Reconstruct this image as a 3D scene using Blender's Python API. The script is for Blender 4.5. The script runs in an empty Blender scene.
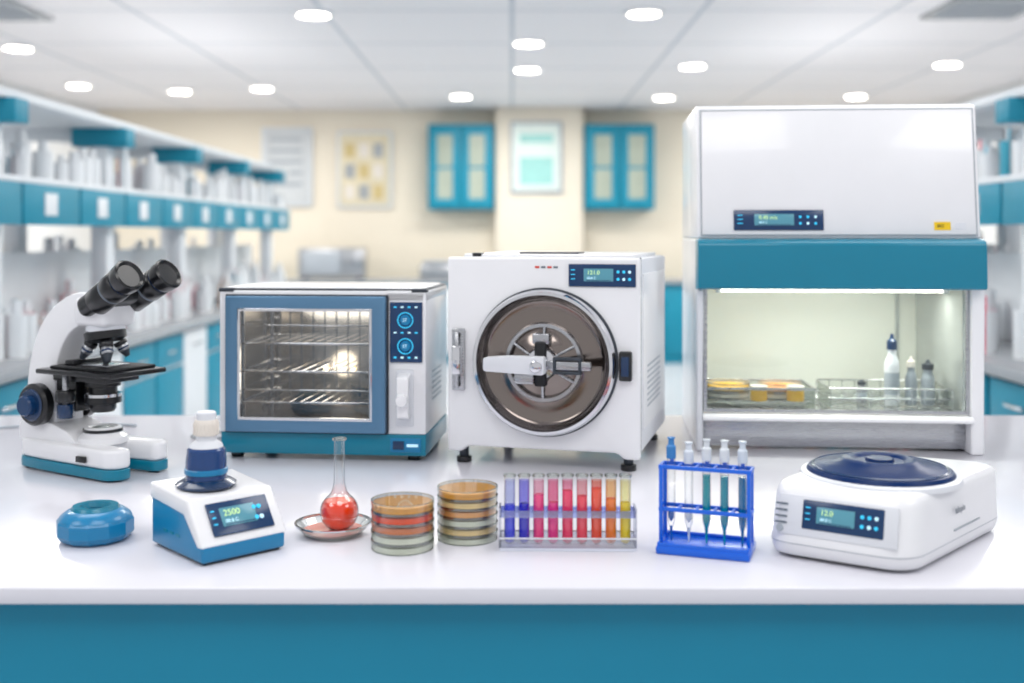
import bpy, bmesh, math, random
from mathutils import Vector, Matrix, Euler
random.seed(4)
S=bpy.context.scene
C=bpy.context.collection
BZ=0.9

def lin(h):
    h=h.lstrip('#'); o=[]
    for i in (0,2,4):
        c=int(h[i:i+2],16)/255
        o.append(c/12.92 if c<=.04045 else ((c+.055)/1.055)**2.4)
    return (*o,1)

def mat(name,col,rough=.4,metal=0,emit=None,es=0,trans=0,ior=1.45,var=.03,scale=8,coat=0):
    m=bpy.data.materials.new(name); m.use_nodes=True
    nt=m.node_tree; b=nt.nodes['Principled BSDF']
    c=lin(col)
    b.inputs['Roughness'].default_value=rough
    b.inputs['Metallic'].default_value=metal
    b.inputs['IOR'].default_value=ior
    b.inputs['Transmission Weight'].default_value=trans
    b.inputs['Coat Weight'].default_value=coat
    if emit:
        b.inputs['Emission Color'].default_value=lin(emit); b.inputs['Emission Strength'].default_value=es
    tc=nt.nodes.new('ShaderNodeTexCoord'); n=nt.nodes.new('ShaderNodeTexNoise'); n.inputs['Scale'].default_value=scale
    r=nt.nodes.new('ShaderNodeMix'); r.data_type='RGBA'
    r.inputs[6].default_value=tuple(max(0,x*(1-var)) for x in c[:3])+(1,)
    r.inputs[7].default_value=tuple(min(1,x*(1+var)) for x in c[:3])+(1,)
    nt.links.new(tc.outputs['Object'],n.inputs['Vector'])
    nt.links.new(n.outputs['Fac'],r.inputs[0]); nt.links.new(r.outputs[2],b.inputs['Base Color'])
    return m

def thin_glass(name,tint='#ffffff',edge=None,refl=.45,blend=.3,rough=.02,base=.03):
    m=bpy.data.materials.new(name); m.use_nodes=True; nt=m.node_tree
    nt.nodes.remove(nt.nodes['Principled BSDF']); out=nt.nodes['Material Output']
    t=nt.nodes.new('ShaderNodeBsdfTransparent')
    g=nt.nodes.new('ShaderNodeBsdfGlossy'); g.inputs['Roughness'].default_value=rough
    l=nt.nodes.new('ShaderNodeLayerWeight'); l.inputs[0].default_value=blend
    cr=nt.nodes.new('ShaderNodeValToRGB'); cr.color_ramp.elements[0].color=lin(tint); cr.color_ramp.elements[0].position=.25
    cr.color_ramp.elements[1].color=lin(edge or tint); cr.color_ramp.elements[1].position=.95
    mr=nt.nodes.new('ShaderNodeMapRange'); mr.inputs[3].default_value=base; mr.inputs[4].default_value=refl
    mx=nt.nodes.new('ShaderNodeMixShader')
    nt.links.new(l.outputs['Facing'],cr.inputs[0]); nt.links.new(cr.outputs[0],t.inputs[0])
    nt.links.new(l.outputs['Facing'],mr.inputs[0]); nt.links.new(mr.outputs[0],mx.inputs[0])
    nt.links.new(t.outputs[0],mx.inputs[1]); nt.links.new(g.outputs[0],mx.inputs[2]); nt.links.new(mx.outputs[0],out.inputs[0])
    return m

def brushed(name,col,rough=.25,scale=(4,4,200)):
    m=mat(name,col,rough,1); nt=m.node_tree; b=nt.nodes['Principled BSDF']
    tc=nt.nodes.new('ShaderNodeTexCoord'); mp=nt.nodes.new('ShaderNodeMapping'); mp.inputs['Scale'].default_value=scale
    n=nt.nodes.new('ShaderNodeTexNoise'); n.inputs['Scale'].default_value=6
    mr=nt.nodes.new('ShaderNodeMapRange'); mr.inputs[3].default_value=rough*.7; mr.inputs[4].default_value=rough*1.5
    nt.links.new(tc.outputs['Object'],mp.inputs[0]); nt.links.new(mp.outputs[0],n.inputs['Vector'])
    nt.links.new(n.outputs['Fac'],mr.inputs[0]); nt.links.new(mr.outputs[0],b.inputs['Roughness'])
    return m

M={}
M['white']=mat('white_enamel','#ecedf0',.28,coat=.3)
M['white2']=mat('white_plastic','#dcdfe5',.35)
M['offw']=mat('offwhite_plastic','#e4ddd4',.4)
M['grey']=mat('grey_plastic','#a3abb4',.4)
M['seam']=mat('dark_seam','#343b44',.5)
M['teal']=mat('teal_enamel','#007a96',.3,coat=.2)
M['teal2']=mat('teal_laminate','#007f9f',.42)
M['tealb']=mat('teal_background_laminate','#0c88a4',.45)
M['tealL']=mat('light_teal_plastic','#087cae',.3,coat=.3)
M['steelblue']=mat('steel_blue_frame','#5880a0',.32,metal=.25)
M['navy']=mat('navy_plastic','#0c2f55',.25,coat=.4)
M['lidnavy']=mat('rotor_lid_navy','#062a5c',.3,ior=1.22)
M['panel']=mat('control_panel_blue','#07345f',.25,coat=.2)
M['navytr']=mat('navy_clear_plastic','#0d3f7c',.12,trans=.15,coat=.5)
M['blueplastic']=mat('blue_rack_plastic','#0863dc',.3,coat=.3)
M['black']=mat('black_plastic','#0e1014',.3,coat=.3)
M['blackm']=mat('black_matte','#131519',.55)
M['chrome']=mat('chrome','#d9dade',.08,1)
M['steel']=brushed('brushed_steel','#b4b6ba',.25)
M['steeld']=brushed('door_steel','#857c77',.12,(3,3,3))
M['cavity']=brushed('cavity_steel','#b9b1a6',.2)
M['screen']=mat('lcd_screen','#4f8494',.2,emit='#5aa4b8',es=.25)
M['screenc']=mat('icon_cyan','#37c3f0',.3,emit='#37c3f0',es=.4)
M['txt']=mat('screen_text','#c8f0ff',.4,emit='#c8f0ff',es=.35)
M['txtg']=mat('screen_text_green','#d5f0a8',.4,emit='#b5e080',es=.4)
M['red']=mat('red_label','#d33a2c',.4)
M['yellow']=mat('yellow_label','#efc719',.4)
M['grayt']=mat('print_grey','#6b7580',.5)
M['glass']=thin_glass('clear_glass','#fcfdfd','#6f8088',.7,.3,.02,.04)
M['glassd']=thin_glass('dish_glass','#fcfdfc','#b6c2ba',.5,.25,.03,.04)
M['rimg']=thin_glass('dish_rim_glass','#f3f7f3','#a9b6ae',.7,.4,.08,.25)
M['windowg']=thin_glass('oven_window_glass','#e6eaee',None,.3,.2,.02,.06)
M['sashg']=thin_glass('sash_glass','#f3f7f7',None,.25,.2,.02,.03)
M['whiteac']=mat('frosted_acrylic','#dde1ee',.15,coat=.5)

def new_parent(name,loc,rz=0):
    e=bpy.data.objects.new(name,None); e.empty_display_size=.05
    e.location=loc; e.rotation_euler=(0,0,math.radians(rz)); C.objects.link(e); return e
def sub(parent,name,M4):
    e=bpy.data.objects.new(name,None); e.empty_display_size=.02; C.objects.link(e); e.parent=parent; e.matrix_local=M4; return e

def finish(bm,name,parent,mt,loc=(0,0,0),rot=None,smooth=True,ang=35):
    bmesh.ops.recalc_face_normals(bm,faces=bm.faces)
    me=bpy.data.meshes.new(name); bm.to_mesh(me); bm.free()
    mts=mt if isinstance(mt,(list,tuple)) else [mt]
    for x in mts: me.materials.append(M[x] if isinstance(x,str) else x)
    if smooth:
        me.polygons.foreach_set('use_smooth',[True]*len(me.polygons))
        me.set_sharp_from_angle(angle=math.radians(ang))
    o=bpy.data.objects.new(name,me); C.objects.link(o)
    if parent: o.parent=parent
    o.location=loc
    if rot is not None: o.rotation_euler=rot
    return o

def bev(bm,b,seg=3,minang=.5):
    if b>0:
        ed=[e for e in bm.edges if len(e.link_faces)==2 and e.calc_face_angle(0)>minang]
        bmesh.ops.bevel(bm,geom=ed,offset=b,segments=seg,profile=.5,affect='EDGES',clamp_overlap=True)

def box(p,name,x,y,z,mt,b=0.0015,rot=None,seg=2):
    bm=bmesh.new(); c=Vector(((x[0]+x[1])/2,(y[0]+y[1])/2,(z[0]+z[1])/2))
    s=(x[1]-x[0],y[1]-y[0],z[1]-z[0])
    bmesh.ops.create_cube(bm,size=1,matrix=Matrix.Diagonal((*s,1)))
    bev(bm,min(b,min(s)*.4),seg)
    return finish(bm,name,p,mt,c,rot)

def axmat(axis):
    return Vector((0,0,1)).rotation_difference(Vector(axis).normalized()).to_euler()

def lathe(p,name,prof,mt,loc=(0,0,0),axis=(0,0,1),seg=40,ang=35,closed=False):
    bm=bmesh.new(); rings=[]
    for r,z in prof:
        if r<1e-6: rings.append([bm.verts.new((0,0,z))])
        else: rings.append([bm.verts.new((r*math.cos(2*math.pi*i/seg),r*math.sin(2*math.pi*i/seg),z)) for i in range(seg)])
    prs=list(zip(rings,rings[1:]))
    if closed: prs.append((rings[-1],rings[0]))
    for a,b in prs:
        if len(a)==1 and len(b)==1: continue
        for i in range(seg):
            j=(i+1)%seg
            if len(a)==1: bm.faces.new((a[0],b[i],b[j]))
            elif len(b)==1: bm.faces.new((a[i],a[j],b[0]))
            else: bm.faces.new((a[i],a[j],b[j],b[i]))
    return finish(bm,name,p,mt,loc,axmat(axis),ang=ang)

def cyl(p,name,p0,p1,r,mt,r2=None,seg=28,b=.0):
    p0=Vector(p0);p1=Vector(p1);L=(p1-p0).length; r2=r if r2 is None else r2
    b=b or min(r,L)*.08
    return lathe(p,name,[(0,0),(r-b,0),(r,b),(r2,L-b),(r2-b,L),(0,L)],mt,p0,p1-p0,seg,ang=50)

def prism(p,name,poly,a,b_,mt,plane='XZ',bevel=.003,seg=3,loc=(0,0,0),rot=None,minang=.5):
    bm=bmesh.new()
    def P(u,v,w):
        return {'XZ':(u,w,v),'YZ':(w,u,v),'XY':(u,v,w)}[plane]
    v0=[bm.verts.new(P(u,v,a)) for u,v in poly]; v1=[bm.verts.new(P(u,v,b_)) for u,v in poly]
    n=len(poly)
    bm.faces.new(v0); bm.faces.new(v1[::-1])
    for i in range(n): bm.faces.new((v0[i],v0[(i+1)%n],v1[(i+1)%n],v1[i]))
    bmesh.ops.recalc_face_normals(bm,faces=bm.faces)
    bev(bm,bevel,seg,minang)
    return finish(bm,name,p,mt,loc,rot)

def frame(p,name,x0,x1,z0,z1,bx,bz,y0,y1,mt,bevel=.003):
    bm=bmesh.new()
    o=[(x0,z0),(x1,z0),(x1,z1),(x0,z1)]; i=[(x0+bx,z0+bz),(x1-bx,z0+bz),(x1-bx,z1-bz),(x0+bx,z1-bz)]
    V={}
    for k,pts in (('o',o),('i',i)):
        for yi,y in enumerate((y0,y1)): V[k,yi]=[bm.verts.new((a,y,c)) for a,c in pts]
    for n in range(4):
        m=(n+1)%4
        bm.faces.new((V['o',0][n],V['o',0][m],V['i',0][m],V['i',0][n]))
        bm.faces.new((V['o',1][n],V['i',1][n],V['i',1][m],V['o',1][m]))
        bm.faces.new((V['o',0][n],V['o',1][n],V['o',1][m],V['o',0][m]))
        bm.faces.new((V['i',0][n],V['i',0][m],V['i',1][m],V['i',1][n]))
    bmesh.ops.recalc_face_normals(bm,faces=bm.faces)
    bev(bm,bevel,2)
    return finish(bm,name,p,mt)
def hframe(p,name,x0,x1,y0,y1,b,z0,z1,mt,bevel=.001):
    o=frame(p,name,x0,x1,-y1,-y0,b,b,z0,z1,mt,bevel); o.rotation_euler=(math.pi/2,0,0); return o

def tube(p,name,pts,r,mt,cyclic=False,smooth=False):
    cu=bpy.data.curves.new(name,'CURVE'); cu.dimensions='3D'; cu.bevel_depth=r; cu.bevel_resolution=3; cu.use_fill_caps=True
    sp=cu.splines.new('NURBS' if smooth else 'POLY'); sp.points.add(len(pts)-1)
    for i,q in enumerate(pts): sp.points[i].co=(*q,1)
    sp.use_cyclic_u=cyclic
    if smooth: sp.use_endpoint_u=True; sp.order_u=3
    cu.materials.append(M[mt]); o=bpy.data.objects.new(name,cu); C.objects.link(o); o.parent=p; return o

def text(p,name,body,size,loc,mt,align='LEFT'):
    cu=bpy.data.curves.new(name,'FONT'); cu.body=body; cu.size=size; cu.extrude=.0002; cu.align_x=align; cu.align_y='CENTER'
    cu.materials.append(M[mt]); o=bpy.data.objects.new(name,cu); C.objects.link(o); o.parent=p
    o.location=loc; o.rotation_euler=(math.pi/2,0,0); return o

def rounded(corners,r,n=6):
    out=[];N=len(corners)
    for i in range(N):
        c=Vector(corners[i]);a=(Vector(corners[i-1])-c);b=(Vector(corners[(i+1)%N])-c)
        rr=min(r,a.length*.45,b.length*.45); pa=c+a.normalized()*rr; pb=c+b.normalized()*rr
        for k in range(n+1):
            t=k/n; out.append(tuple((1-t)**2*pa+2*t*(1-t)*c+t*t*pb))
    return out

def loft(p,name,rings,mt,loc=(0,0,0),ang=40):
    bm=bmesh.new(); R=[]
    for pts,z in rings: R.append([bm.verts.new((x,y,z)) for x,y in pts])
    n=len(R[0])
    for a,b in zip(R,R[1:]):
        for i in range(n): bm.faces.new((a[i],a[(i+1)%n],b[(i+1)%n],b[i]))
    bm.faces.new(R[0]); bm.faces.new(R[-1])
    return finish(bm,name,p,mt,loc,ang=ang)

# ------------------------------------------------------------- room
RX=4.7; RY0=-1.0; RY1=12.5; CZ=2.8
def tilemat(name,c1,c2,w,h,mort,rough):
    m=bpy.data.materials.new(name); m.use_nodes=True; nt=m.node_tree; b=nt.nodes['Principled BSDF']; b.inputs['Roughness'].default_value=rough
    tc=nt.nodes.new('ShaderNodeTexCoord'); br=nt.nodes.new('ShaderNodeTexBrick'); br.offset=0
    br.inputs['Color1'].default_value=lin(c1);br.inputs['Color2'].default_value=lin(c1);br.inputs['Mortar'].default_value=lin(c2)
    br.inputs['Scale'].default_value=1;br.inputs['Brick Width'].default_value=w;br.inputs['Row Height'].default_value=h;br.inputs['Mortar Size'].default_value=mort
    nt.links.new(tc.outputs['Object'],br.inputs['Vector']); nt.links.new(br.outputs['Color'],b.inputs['Base Color']); return m
M['ceil']=tilemat('ceiling_tiles','#edebee','#c6cbd3',1.2,1.2,.016,.7)
M['floor']=tilemat('floor_tiles','#d0d3d8','#b6babf',.6,.6,.006,.3)
M['cream']=mat('cream_wall_paint','#eae1d0',.7,var=.02,scale=1)
M['creaml']=mat('light_cream_paint','#e0d9ca',.7,var=.02)
M['wallw']=mat('white_wall_paint','#e4e6e8',.7)
M['bench']=mat('bench_laminate','#dcdce4',.2,var=.012,scale=3,coat=.2)
M['counter']=mat('grey_counter','#a3a7ac',.25)
M['shelfw']=mat('shelf_white','#dfe4e9',.45)
M['glow']=mat('downlight_diffuser','#ffffff',.5,emit='#fff6e8',es=22)
M['pane']=mat('cabinet_pane','#a9b2a4',.25,var=.2,scale=6)
M['poster1']=mat('poster_grey','#cdd1d4',.6,var=.12,scale=14)
M['poster2']=mat('poster_tan','#ddd3b8',.6,var=.15,scale=10)
M['poster3']=mat('poster_mint','#d8e4e0',.6,var=.06,scale=8)
M['posterb']=mat('poster_block','#98cdc9',.6,var=.1,scale=12)
M['ptan']=mat('poster_ochre','#cdb983',.6,var=.1)

def pl(name,x,y,z,mt): return box(None,name,x,y,z,mt,0)
pl('floor',(-RX,RX),(RY0,RY1),(-.1,0),'floor')
pl('ceiling',(-RX,RX),(RY0,RY1),(CZ,CZ+.1),'ceil')
pl('wall_back',(-RX,RX),(RY1,RY1+.1),(0,CZ),'cream')
pl('wall_left',(-RX-.1,-RX),(RY0,RY1),(0,CZ),'wallw')
pl('wall_right',(RX,RX+.1),(RY0,RY1),(0,CZ),'wallw')
pl('baseboard_back',(-RX,RX),(RY1-.02,RY1),(0,.1),'wallw')
box(None,'wall_pillar',(-.18,.79),(12.2,12.5),(0,CZ),'creaml',.01)

def poster(loc,w,h,m,kind):
    p=new_parent('wall_poster',loc)
    box(p,'backing',(-w/2,w/2),(-.02,0),(-h/2,h/2),'grey' if kind==3 else 'shelfw',.004)
    box(p,'print',(-w/2+.03,w/2-.03),(-.026,-.02),(-h/2+.03,h/2-.03),m,.001)
    if kind==1:
        for i in range(5): box(p,'text_block_%d'%i,(-w*.35,w*.3),(-.03,-.026),(h*.32-i*h*.14,h*.37-i*h*.14),'grey',.0)
    if kind==2:
        for i in range(3):
            for j in range(3): box(p,'figure_%d_%d'%(i,j),(-w*.36+i*w*.26,-w*.18+i*w*.26),(-.03,-.026),(-h*.38+j*h*.27,-h*.2+j*h*.27),['offw','counter','ptan'][(i+j)%3],.0)
    if kind==3:
        box(p,'figure',(-w*.32,w*.32),(-.03,-.026),(-h*.38,0),'posterb',0)
        box(p,'heading',(-w*.32,w*.32),(-.03,-.026),(h*.2,h*.32),'posterb',0)
poster((-2.55,12.48,2.15),.58,.9,'poster1',1)
poster((-1.67,12.48,2.12),.62,.87,'poster2',2)
poster((.27,12.19,2.24),.58,.8,'poster3',3)
def wallcab(x0,x1):
    p=new_parent('wall_cabinet',((x0+x1)/2,12.48,1.66)); w=(x1-x0)/2
    box(p,'carcass',(-w,w),(-.3,0),(0,.95),'tealb',.01)
    for k,(a,b) in enumerate(((-w+.02,-.01),(.01,w-.02))):
        frame(p,'door_frame_%d'%k,a,b,.03,.92,.08,.09,-.33,-.3,'tealb',.004)
        box(p,'door_pane_%d'%k,(a+.08,b-.08),(-.315,-.3),(.12,.83),'pane',0)
        box(p,'pane_shelf_%d'%k,(a+.08,b-.08),(-.32,-.3),(.45,.48),'tealb',0)
wallcab(-.93,-.2); wallcab(.81,1.58)

for x,y in [(-3.73,8.31),(-1.27,7.04),(.84,7.0),(.12,8.1),(.13,9.4),(1.51,9.19),(-2.41,10.6),(-3.26,10.8),(-.52,11.2),(1.56,11.3),(3.5,11.2),(3.6,9.1),(-4.1,10.4)]:
    p=new_parent('ceiling_downlight',(x,y,CZ))
    lathe(p,'diffuser',[(0,-.012),(.1,-.012),(.1,-.002),(0,-.002)],'glow')
    lathe(p,'trim_ring',[(.1,-.018),(.13,-.01),(.13,0),(.1,0)],'white',closed=True)
for x,y in [(2.95,6.85),(-3.3,6.9)]:
    p=new_parent('ceiling_vent',(x,y,CZ))
    hframe(p,'vent_frame',-.3,.3,-.3,.3,.04,-.02,0,'counter')
    for i in range(6): box(p,'louvre_%d'%i,(-.26,.26),(-.25+i*.09,-.21+i*.09),(-.02,-.004),'grey',0)

# islands
bottlem=[mat('bottle_'+n,c,.3) for n,c in (('white','#e2e6ea'),('pink','#e0607c'),('cyan','#48b2cc'),('amber','#d0965a'),('grey','#9aa6b0'),('red','#cc3844'))]
def bottles(p,name,n,xr,yr,z,hmax,weights,s):
    bm=bmesh.new()
    for i in range(n):
        x=s*random.uniform(*xr); y=yr[0]+(yr[1]-yr[0])*(i+random.uniform(.2,.8))/n
        h=random.uniform(.5,1)*hmax; r=random.uniform(.03,.05); mi=random.choices(range(6),weights)[0]
        for rr,z0,z1,q in ((r,0,h*.75,mi),(r*.5,h*.75,h,(mi if i%2 else 0))):
            f0=len(bm.faces)
            bmesh.ops.create_cone(bm,cap_ends=True,segments=12,radius1=rr,radius2=rr,depth=z1-z0,matrix=Matrix.Translation((x,y,z+(z0+z1)/2)))
            bm.faces.ensure_lookup_table()
            for f in bm.faces[f0:]: f.material_index=q
    finish(bm,name,p,bottlem)
def island(s):
    p=new_parent('lab_island_shelving',(0,0,0))
    def B(n,x,y,z,m,b=.004):
        xs=sorted((s*x[0],s*x[1])); return box(p,n,xs,y,z,m,b)
    Y0,Y1=3.7,9.4
    B('countertop',(1.78,2.75),(Y0,Y1),(.86,.9),'counter')
    B('plinth',(1.88,2.65),(Y0+.05,Y1-.05),(0,.1),'grey')
    B('base_cabinets',(1.84,2.7),(Y0+.02,Y1-.02),(.1,.86),'shelfw')
    y=Y0+.05;k=0
    while y<Y1-.3:
        if k%3!=2:
            B('cabinet_door_%d'%k,(1.82,1.84),(y,y+.44),(.13,.66),'tealb'); B('drawer_%d'%k,(1.82,1.84),(y,y+.44),(.68,.84),'tealb')
        else: B('cabinet_door_%d'%k,(1.82,1.84),(y,y+.44),(.13,.84),'shelfw')
        B('pull_%d'%k,(1.805,1.82),(y+.15,y+.3),(.75,.765),'chrome'); y+=.475;k+=1
    B('top_shelf',(1.9,2.55),(Y0,Y1),(1.9,1.935),'shelfw')
    B('middle_shelf',(1.9,2.55),(Y0,Y1),(1.585,1.61),'shelfw')
    B('shelf_back',(2.22,2.25),(Y0,Y1),(.9,1.3),'shelfw')
    B('top_ledge',(2.2,2.27),(Y0,Y1),(1.6,1.72),'shelfw')
    for i,yy in enumerate((4.2,5.4,6.6,7.8,9.0)):
        B('upright_%d'%i,(1.97,2.05),(yy-.05,yy+.05),(.9,1.9),'shelfw')
        B('upright_rear_%d'%i,(2.4,2.48),(yy-.05,yy+.05),(.9,1.9),'shelfw')
        B('header_%d'%i,(1.87,2.14),(yy-.06,yy+.06),(1.81,1.9),'tealb')
        B('upper_cross_%d'%i,(2.14,2.5),(yy-.03,yy+.03),(1.84,1.9),'shelfw')
    y=Y0;k=0
    while y<Y1-.2:
        B('apron_%d'%k,(1.9,1.92),(y+.015,y+.565),(1.42,1.585),'tealb'); 
        B('apron_label_%d'%k,(1.894,1.9),(y+.2,y+.32),(1.46,1.55),'shelfw',.001); y+=.57;k+=1
    bottles(p,'counter_bottles',60,(1.92,2.18),(Y0+.1,Y1-.1),.9,.27,(4,4,2.5,1.5,3,3),s)
    bottles(p,'rear_bottles',50,(2.3,2.5),(Y0+.1,Y1-.1),.9,.5,(7,2,3,1,4,1),s)
    bottles(p,'middle_shelf_bottles',54,(1.93,2.1),(Y0+.1,Y1-.1),1.61,.22,(8,1.2,2,2,5,1.2),s)
island(-1); island(1)

p=new_parent('back_counter',(0,11.8,0))
box(p,'countertop',(-2.8,3.0),(-.05,.38),(.86,.9),'counter',.005)
box(p,'base',(-2.75,2.95),(0,.38),(.0,.86),'tealb',.004)
for i in range(9): box(p,'door_%d'%i,(-2.7+i*.62,-2.12+i*.62),(-.015,0),(.1,.82),'tealb' if i%3 else 'shelfw',.004)
p=new_parent('bench_sterilizer',(-1.95,12.0,.9))
box(p,'housing',(-.36,.36),(-.15,.15),(.02,.34),'steel',.02); box(p,'door',(-.3,.1),(-.17,-.15),(.06,.3),'grey',.01)
for i,(a,b) in enumerate(((-.3,-.1),(.3,-.1),(-.3,.1),(.3,.1))): box(p,'foot_%d'%i,(a-.03,a+.03),(b-.03,b+.03),(0,.02),'black',0)
p=new_parent('bench_centrifuge',(-.75,12.0,.9))
box(p,'housing',(-.25,.25),(-.15,.15),(0,.16),'steel',.03); box(p,'lid',(-.22,.22),(-.12,.13),(.16,.2),'grey',.015)
p=new_parent('utility_sink',(.3,11.98,.9))
box(p,'splash',(-.3,.35),(.14,.18),(0,.12),'steel',.005); box(p,'basin_rim',(-.3,.35),(-.14,.14),(0,.02),'steel',.005)

# main bench
p=new_parent('lab_bench',(0,0,0))
box(p,'benchtop',(-1.72,1.72),(1.496,2.93),(.877,.9),'bench',.003)
box(p,'front_panel',(-1.7,1.7),(1.52,1.54),(.08,.877),'teal2',.002)
box(p,'carcass',(-1.7,1.7),(1.54,2.88),(.08,.877),'teal2',.002)
box(p,'plinth',(-1.66,1.66),(1.6,2.83),(0,.08),'grey',.002)

# ------------------------------------------------------------- display helper
def display(p,name,M4,w,h,label='37.0',icons=3,screen=(.35,.72)):
    e=sub(p,name,M4)
    box(e,'bezel',(-w/2,w/2),(-.003,.001),(-h/2,h/2),'panel',.0015)
    a,b=-w/2+w*screen[0]-w*.12,-w/2+w*screen[1]-w*.05
    box(e,'screen',(a,b),(-.0042,-.002),(-h*.26,h*.3),'screen',.0005)
    text(e,'reading',label,h*.26,(a+.05*w,-.0045,h*.12),'txtg')
    text(e,'reading_2','88.8 C',h*.15,(a+.05*w,-.0045,-h*.12),'txt')
    box(e,'status_bar',(a+.04*w,b-.04*w),(-.0046,-.004),(-h*.235,-h*.21),'panel',0)
    for i in range(3): box(e,'mark_%d'%i,(-w*.46,-w*.46+w*.06),(-.0038,-.002),(h*(.22-.2*i),h*(.26-.2*i)),'screenc',0)
    for i in range(icons):
        x=w*(.24+.085*i)
        for j in (-1,1):
            lathe(e,'button_%d_%d'%(i,j),[(0,.0018),(h*.06,.0018),(h*.07,0),(0,0)],'screenc' if (i+j)%3 else 'txt',(x,-.003,h*.16*j),(0,-1,0),16)
    return e
def T(x,y,z,rx=0,rz=0): return Matrix.Translation((x,y,z))@Euler((math.radians(rx),0,math.radians(rz))).to_matrix().to_4x4()

# ------------------------------------------------------------- drying oven
p=new_parent('drying_oven',(-.630,2.368,BZ),-5.4)
W,D,H=.450,.29,.362
box(p,'base_band',(0.004,W),(-.002,D),(.012,.057),'teal',.003)
box(p,'left_wall',(0,.03),(0,D),(.057,H),'white',.004)
box(p,'right_housing',(.362,W),(0,D),(.057,H),'white',.004)
box(p,'top_panel',(.0,W),(0,D),(.335,H),'white',.006)
box(p,'top_seam',(.002,W-.002),(.004,D-.01),(H-.002,H+.003),'seam',.001)
box(p,'top_cover',(.012,W-.012),(.014,D-.02),(H,H+.006),'white',.003)
for i,(x0,x1) in enumerate(((0.0,.03),(W-.03,W))): box(p,'corner_cap_%d'%i,(x0-.001,x1+.001),(-.001,.03),(H-.004,H+.004),'seam',.001)
box(p,'rear_wall',(0.01,W-.01),(D-.015,D),(.05,H-.01),'white',.002)
box(p,'cavity_back',(.03,.362),(.255,.26),(.06,.335),'cavity',0)
box(p,'cavity_left',(.03,.034),(.01,.26),(.06,.335),'cavity',0)
box(p,'cavity_right',(.357,.362),(.01,.26),(.06,.335),'cavity',0)
box(p,'cavity_floor',(.03,.362),(.01,.26),(.057,.064),'cavity',0)
box(p,'cavity_ceiling',(.03,.362),(.01,.26),(.33,.335),'cavity',0)
frame(p,'door_frame',.018,.366,.06,.35,.032,.03,-.018,.0,'steelblue',.004)
frame(p,'window_gasket',.046,.338,.086,.324,.006,.006,-.0195,-.002,'chrome',.001)
frame(p,'door_outline',.015,.369,.057,.353,.004,.004,-.004,.002,'seam',.001)
box(p,'door_glass',(.05,.334),(-.012,-.0115),(.09,.32),'windowg',0)
for i,z in enumerate((.118,.145,.185,.245,.285)):
    full=i in (0,2,3)
    tube(p,'wire_shelf_rim_%d'%i,[(.036,.02,z),(.355,.02,z),(.355,.25,z),(.036,.25,z)],.0024 if full else .0016,'chrome',True)
    if full:
        for k in range(13): tube(p,'wire_%d_%d'%(i,k),[(.05+k*.024,.02,z),(.05+k*.024,.25,z)],.0013,'chrome')
        for sx in (.036,.355): box(p,'rail_%d_%d'%(i,int(sx*1000)),(sx-.003,sx+.003),(.02,.25),(z-.008,z-.002),'steel',0)
for k in range(4): box(p,'rack_upright_%d'%k,((.042,.349)[k%2]-.003,(.042,.349)[k%2]+.003),((.03,.235)[k//2]-.004,(.03,.235)[k//2]+.004),(.064,.33),'steel',0)
box(p,'rear_baffle',(.06,.33),(.247,.25),(.075,.32),'cavity',.002)
for k in range(9): box(p,'baffle_slot_%d'%k,(.08+k*.028,.083+k*.028),(.2462,.2475),(.1,.3),'seam',0)
M['bulb']=mat('oven_light','#fff1d0',.4,emit='#ffd698',es=6)
for k,x in enumerate((.17,.235)):
    lathe(p,'oven_lamp_bulb_%d'%k,[(0,.010),(.005,.008),(.006,.004),(.005,0),(0,0)],'bulb',(x,.245,.165),(0,-1,0),20)
box(p,'control_panel',(.373,.443),(-.005,.001),(.21,.338),'panel',.002)
for i,z in enumerate((.30,.245)):
    lathe(p,'dial_ring_%d'%i,[(.015,.003),(.017,.003),(.017,0),(.015,0)],'screenc',(.407,-.005,z),(0,-1,0),30,closed=True)
    lathe(p,'dial_%d'%i,[(0,.004),(.010,.004),(.012,0),(0,0)],'tealL',(.407,-.005,z),(0,-1,0),30)
    text(p,'dial_text_%d'%i,'37',.010,(.401,-.0095,z),'txt')
for i in range(4):
    for j in range(3): box(p,'led_%d_%d'%(i,j),(.382+i*.015,.388+i*.015),(-.0062,-.004),((.326,.272,.219)[j],(.329,.275,.223)[j]),'txt' if (i+j)%2 else 'screenc',0)
box(p,'handle_plate',(.386,.424),(-.004,.001),(.075,.195),'white2',.003)
prism(p,'door_handle',rounded([(-.004,.09),(-.004,.102),(-.022,.108),(-.022,.17),(-.004,.178),(-.004,.19),(-.034,.182),(-.034,.096)],.006,3),.394,.418,'white','YZ',.003)
lathe(p,'handle_knob',[(0,.02),(.012,.018),(.014,.01),(.012,0),(0,0)],'white',(.406,-.03,.135),(0,-1,0),24)
box(p,'brand_plate',(.374,.44),(-.005,0),(.02,.05),'tealL',.002)
box(p,'switch',(.38,.404),(-.0075,-.004),(.026,.044),'navy',.001)
box(p,'mark',(.41,.434),(-.006,-.004),(.032,.038),'txt',0)
box(p,'seam_vertical',(.369,.3705),(-.001,.001),(.06,.35),'seam',0)
for i,(a,b) in enumerate(((.03,.03),(W-.03,.03),(.03,D-.03),(W-.03,D-.03))): cyl(p,'foot_%d'%i,(a,b,0),(a,b,.014),.014,'black')
for i in range(6): box(p,'side_vent_%d'%i,(W-.001,W+.001),(.08,.2),(.12+i*.012,.124+i*.012),'grey',0)
L=bpy.data.lights.new('oven_light','AREA'); L.shape='RECTANGLE'; L.size=.26; L.size_y=.16; L.energy=.75; L.color=(1,.93,.84)  # added fill under the cavity ceiling to brighten the interior, no bulb there
o=bpy.data.objects.new('oven_cavity_fill',L); C.objects.link(o); o.parent=p; o.location=(.196,.13,.322)
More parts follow.
